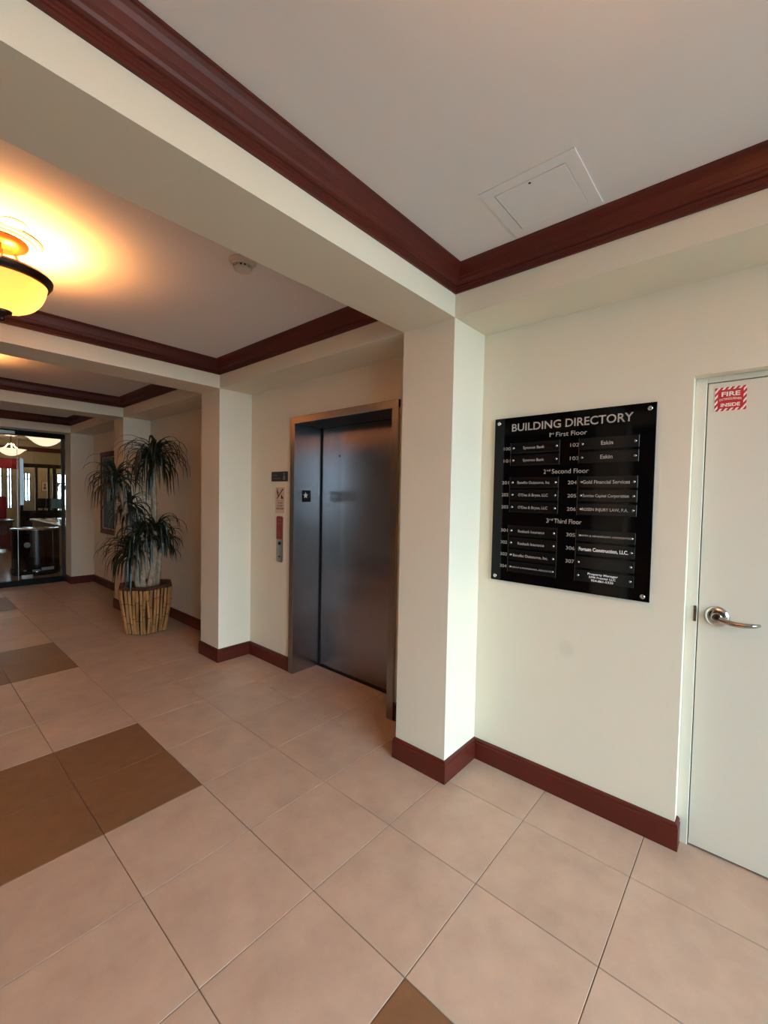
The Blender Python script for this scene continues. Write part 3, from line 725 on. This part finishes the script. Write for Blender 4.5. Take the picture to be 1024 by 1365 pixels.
# bowl pendants
pd = thing('bowl_pendant', 'glowing white bowl pendant hanging nearest behind the glass', 'lamp', (1.96, 10.35, 2.95), 'white bowl pendants in lobby')
MB().lathe([(.0001,-.002),(.07,-.002),(.075,-.012),(.05,-.03),(.0001,-.035)], 24).build('canopy', 'bronze', pd, True)
for k in range(3):
    a = k*2*PI/3+.5
    MB().tube([(.05*math.cos(a), .05*math.sin(a), -.255), (.10*math.cos(a), .10*math.sin(a), -.33), (.16*math.cos(a), .16*math.sin(a), -.375), (.27*math.cos(a), .27*math.sin(a), -.40)], .013, 8).build('arm', 'bowl_alabaster', pd, True)
MB().lathe([(.305,-.395),(.300,-.400),(.27,-.412),(.225,-.455),(.17,-.505),(.10,-.545),(.05,-.560),(.0001,-.563)], 40).build('glass_bowl', 'bowl_alabaster', pd, True)
MB().tube([(0, 0, -.03), (0, 0, -.25)], .010, 10).build('stem', 'bronze', pd, True)
MB().lathe([(.0001,-.24),(.05,-.245),(.058,-.258),(.05,-.27),(.0001,-.275)], 20).build('hub', 'bronze', pd, True)
c = copy_tree(pd); c.location = (1.985, 14.1, 2.95); c['label'] = 'glowing white bowl pendant farther back in lobby above the red banner'
c = copy_tree(pd); c.location = (3.5, 17.5, 2.95); c['label'] = 'added unseen bowl pendant behind the lobby bulkhead, brightening the far zone'  # unseen lamp added to brighten the zone behind the bulkhead
for q in ((1.96, 10.35, 26), (1.985, 14.1, 30), (3.5, 17.5, 45)): bulb((q[0], q[1], 2.62), q[2], (1, .72, .45), .1)  # last bulb serves the added lamp behind the bulkhead
# red banner
rb_ = thing('red_banner', 'plain red banner hanging across the left of the lobby', 'banner', (1.75, 14.6, 2.1))
V = []; F = []
for k in range(13):
    x = -.45+.9*k/12; y = .012*math.sin(k*1.7); V += [(x, y, -.02), (x, y, .24), (x, y+.006, .24), (x, y+.006, -.02)]
for k in range(12):
    a = k*4
    for q in range(4): F.append((a+q, a+(q+1) % 4, a+4+(q+1) % 4, a+4+q))
F += [(0,1,2,3), (48,51,50,49)]
MB().add(V, F).build('cloth', 'red_cloth', rb_, True)
MB().tube([(-.47, 0, .245), (.47, 0, .245)], .008, 8).build('rod', 'dark_wood', rb_)
for x in (-.46, .46): MB().tube([(x, 0, .245), (x, 0, .85)], .003, 6).build('cord', 'dark_wood', rb_)
# wooden desk and red chair at the back left
dk = thing('lobby_desk', 'reddish wooden desk at the back left of the lobby', 'desk', (1.55, 14.55, 0))
MB().box(-.6, .50, -.40, .40, .74, .78, .005).build('desk_top', 'red_wood', dk)
MB().box(-.55, .44, -.37, -.34, .06, .74).build('modesty_panel', 'red_wood', dk)
for x in (-.56, .42): MB().box(x-.02, x+.04, -.38, .38, 0, .74, .003).build('side_panel', 'red_wood', dk)
ch = thing('red_chair', 'red upholstered chair behind the wooden lobby desk', 'chair', (1.80, 15.25, 0))
MB().box(-.27, .27, -.25, .25, .40, .50, .03).build('seat', 'red_cloth', ch, True)
MB().box(-.27, .27, .20, .30, .50, 1.36, .035).build('backrest', 'red_cloth', ch, True)
for sx in (-1, 1):
    for sy in (-1, 1): MB().tube([(sx*.23, sy*.21, .41), (sx*.25, sy*.24, 0)], .018, 8).build('leg', 'dark_wood', ch)
    m = MB().tube([(sx*.28, -.2, .45), (sx*.29, -.2, .66), (sx*.29, .24, .68)], .018, 8); m.build('armrest', 'dark_wood', ch, True)
# half-round dark cabinet
cb = thing('round_cabinet', 'glossy dark drum-shaped cabinet with round silver emblem behind the glass', 'cabinet', (1.77, 10.15, 0))
MB().lathe([(.0001,.80),(.345,.80),(.350,.795),(.350,.12),(.345,.115)], 48).build('body', 'dark_wood', cb, True)
MB().lathe([(.0001,.842),(.362,.842),(.370,.836),(.370,.806),(.355,.800)], 48).build('top', 'dark_wood', cb, True)
MB().lathe([(.0001,.118),(.362,.118),(.368,.11),(.368,.012),(.36,0),(.0001,0)], 48).build('plinth', 'dark_wood', cb, True)
MB().lathe([(.371,.838),(.373,.832),(.373,.826),(.371,.820)], 48).build('top_band', 'nickel', cb, True)
for k in range(12):
    a = -PI+k*PI/6+.1
    o = MB().box(.348, .356, -.008, .008, .13, .79, .002).build('panel_batten', 'dark_wood', cb); o.rotation_euler.z = a
def on_drum(name, r, ang, prof, z, m_):
    o = MB().lathe(prof, 24, (0, 0, 0), '-y').build(name, m_, cb, True); o.location = (r*math.cos(ang), r*math.sin(ang), z); o.rotation_euler.z = ang+PI/2; return o
on_drum('emblem', .357, -PI/2-.52, [(.0001,.008),(.020,.008),(.024,.004),(.030,.010),(.046,.008),(.050,0)], .56, 'silver_print')
for ang, z, wd in ((-PI/2+.28, .115, .10), (-PI/2-.16, .10, .055), (-PI/2-.60, .10, .02)):
    o = MB().box(-wd, wd, -.010, .012, -.022*(1 if wd > .06 else .5), .030*(1 if wd > .06 else .5), .002).build('label_plate', 'silver_print', cb); o.location = (.378*math.cos(ang), .378*math.sin(ang), z); o.rotation_euler.z = ang+PI/2
# service counter along the right
ct = thing('service_counter', 'long cream service counter with pale top behind the drum cabinet', 'counter', (2.75, 11.9, 0))
MB().box(-.48, .50, -1.5, 1.5, 0, .80, .003).build('counter_body', 'lobby_wall', ct)
MB().box(-.52, .52, -1.55, 1.55, .80, .85, .006).build('counter_top', 'counter_top', ct)
MB().box(-.525, -.515, -1.55, 1.55, .805, .825).build('edge_strip', 'red_wood', ct)
for (x, y, wd, m_, lab) in ((2.42, 13.0, .11, 'dark_wood', 'dark backed monitor on the service counter'), (2.62, 12.75, .115, 'screen', 'grey lit monitor on the service counter')):
    mo = thing('monitor', lab, 'monitor', (x, y, .85), 'monitors on the counter')
    MB().box(-wd, wd, -.018, .018, .26, .50, .006).build('housing', 'dark_wood', mo); MB().box(-wd+.008, wd-.008, -.022, -.017, .268, .492).build('screen', m_, mo)
    MB().tube([(0, .02, 0), (0, .03, .15), (0, .018, .34)], .014, 8).build('stand', 'dark_wood', mo); MB().lathe([(.0001,.012),(.07,.010),(.085,0),(.0001,0)], 20).build('foot', 'dark_wood', mo, True)
pp = MB()
for k in range(6): pp.box(-.10+.003*(k % 2), .10, -.14, .14+.004*(k % 3), .004*k, .004*k+.0035)
tag(pp.build('paper_stack', 'white_print', None, False, loc=(2.40, 12.1, .85)), 'stack of white paper on the service counter', 'paper')
cu_ = thing('paper_cup', 'small white cup on the near end of the service counter', 'cup', (2.33, 10.95, .85))
MB().lathe([(.0001,.001),(.026,.001),(.036,.09),(.038,.092),(.034,.09),(.0245,.006),(.0001,.006)], 24).build('cup_body', 'white_print', cu_, True)
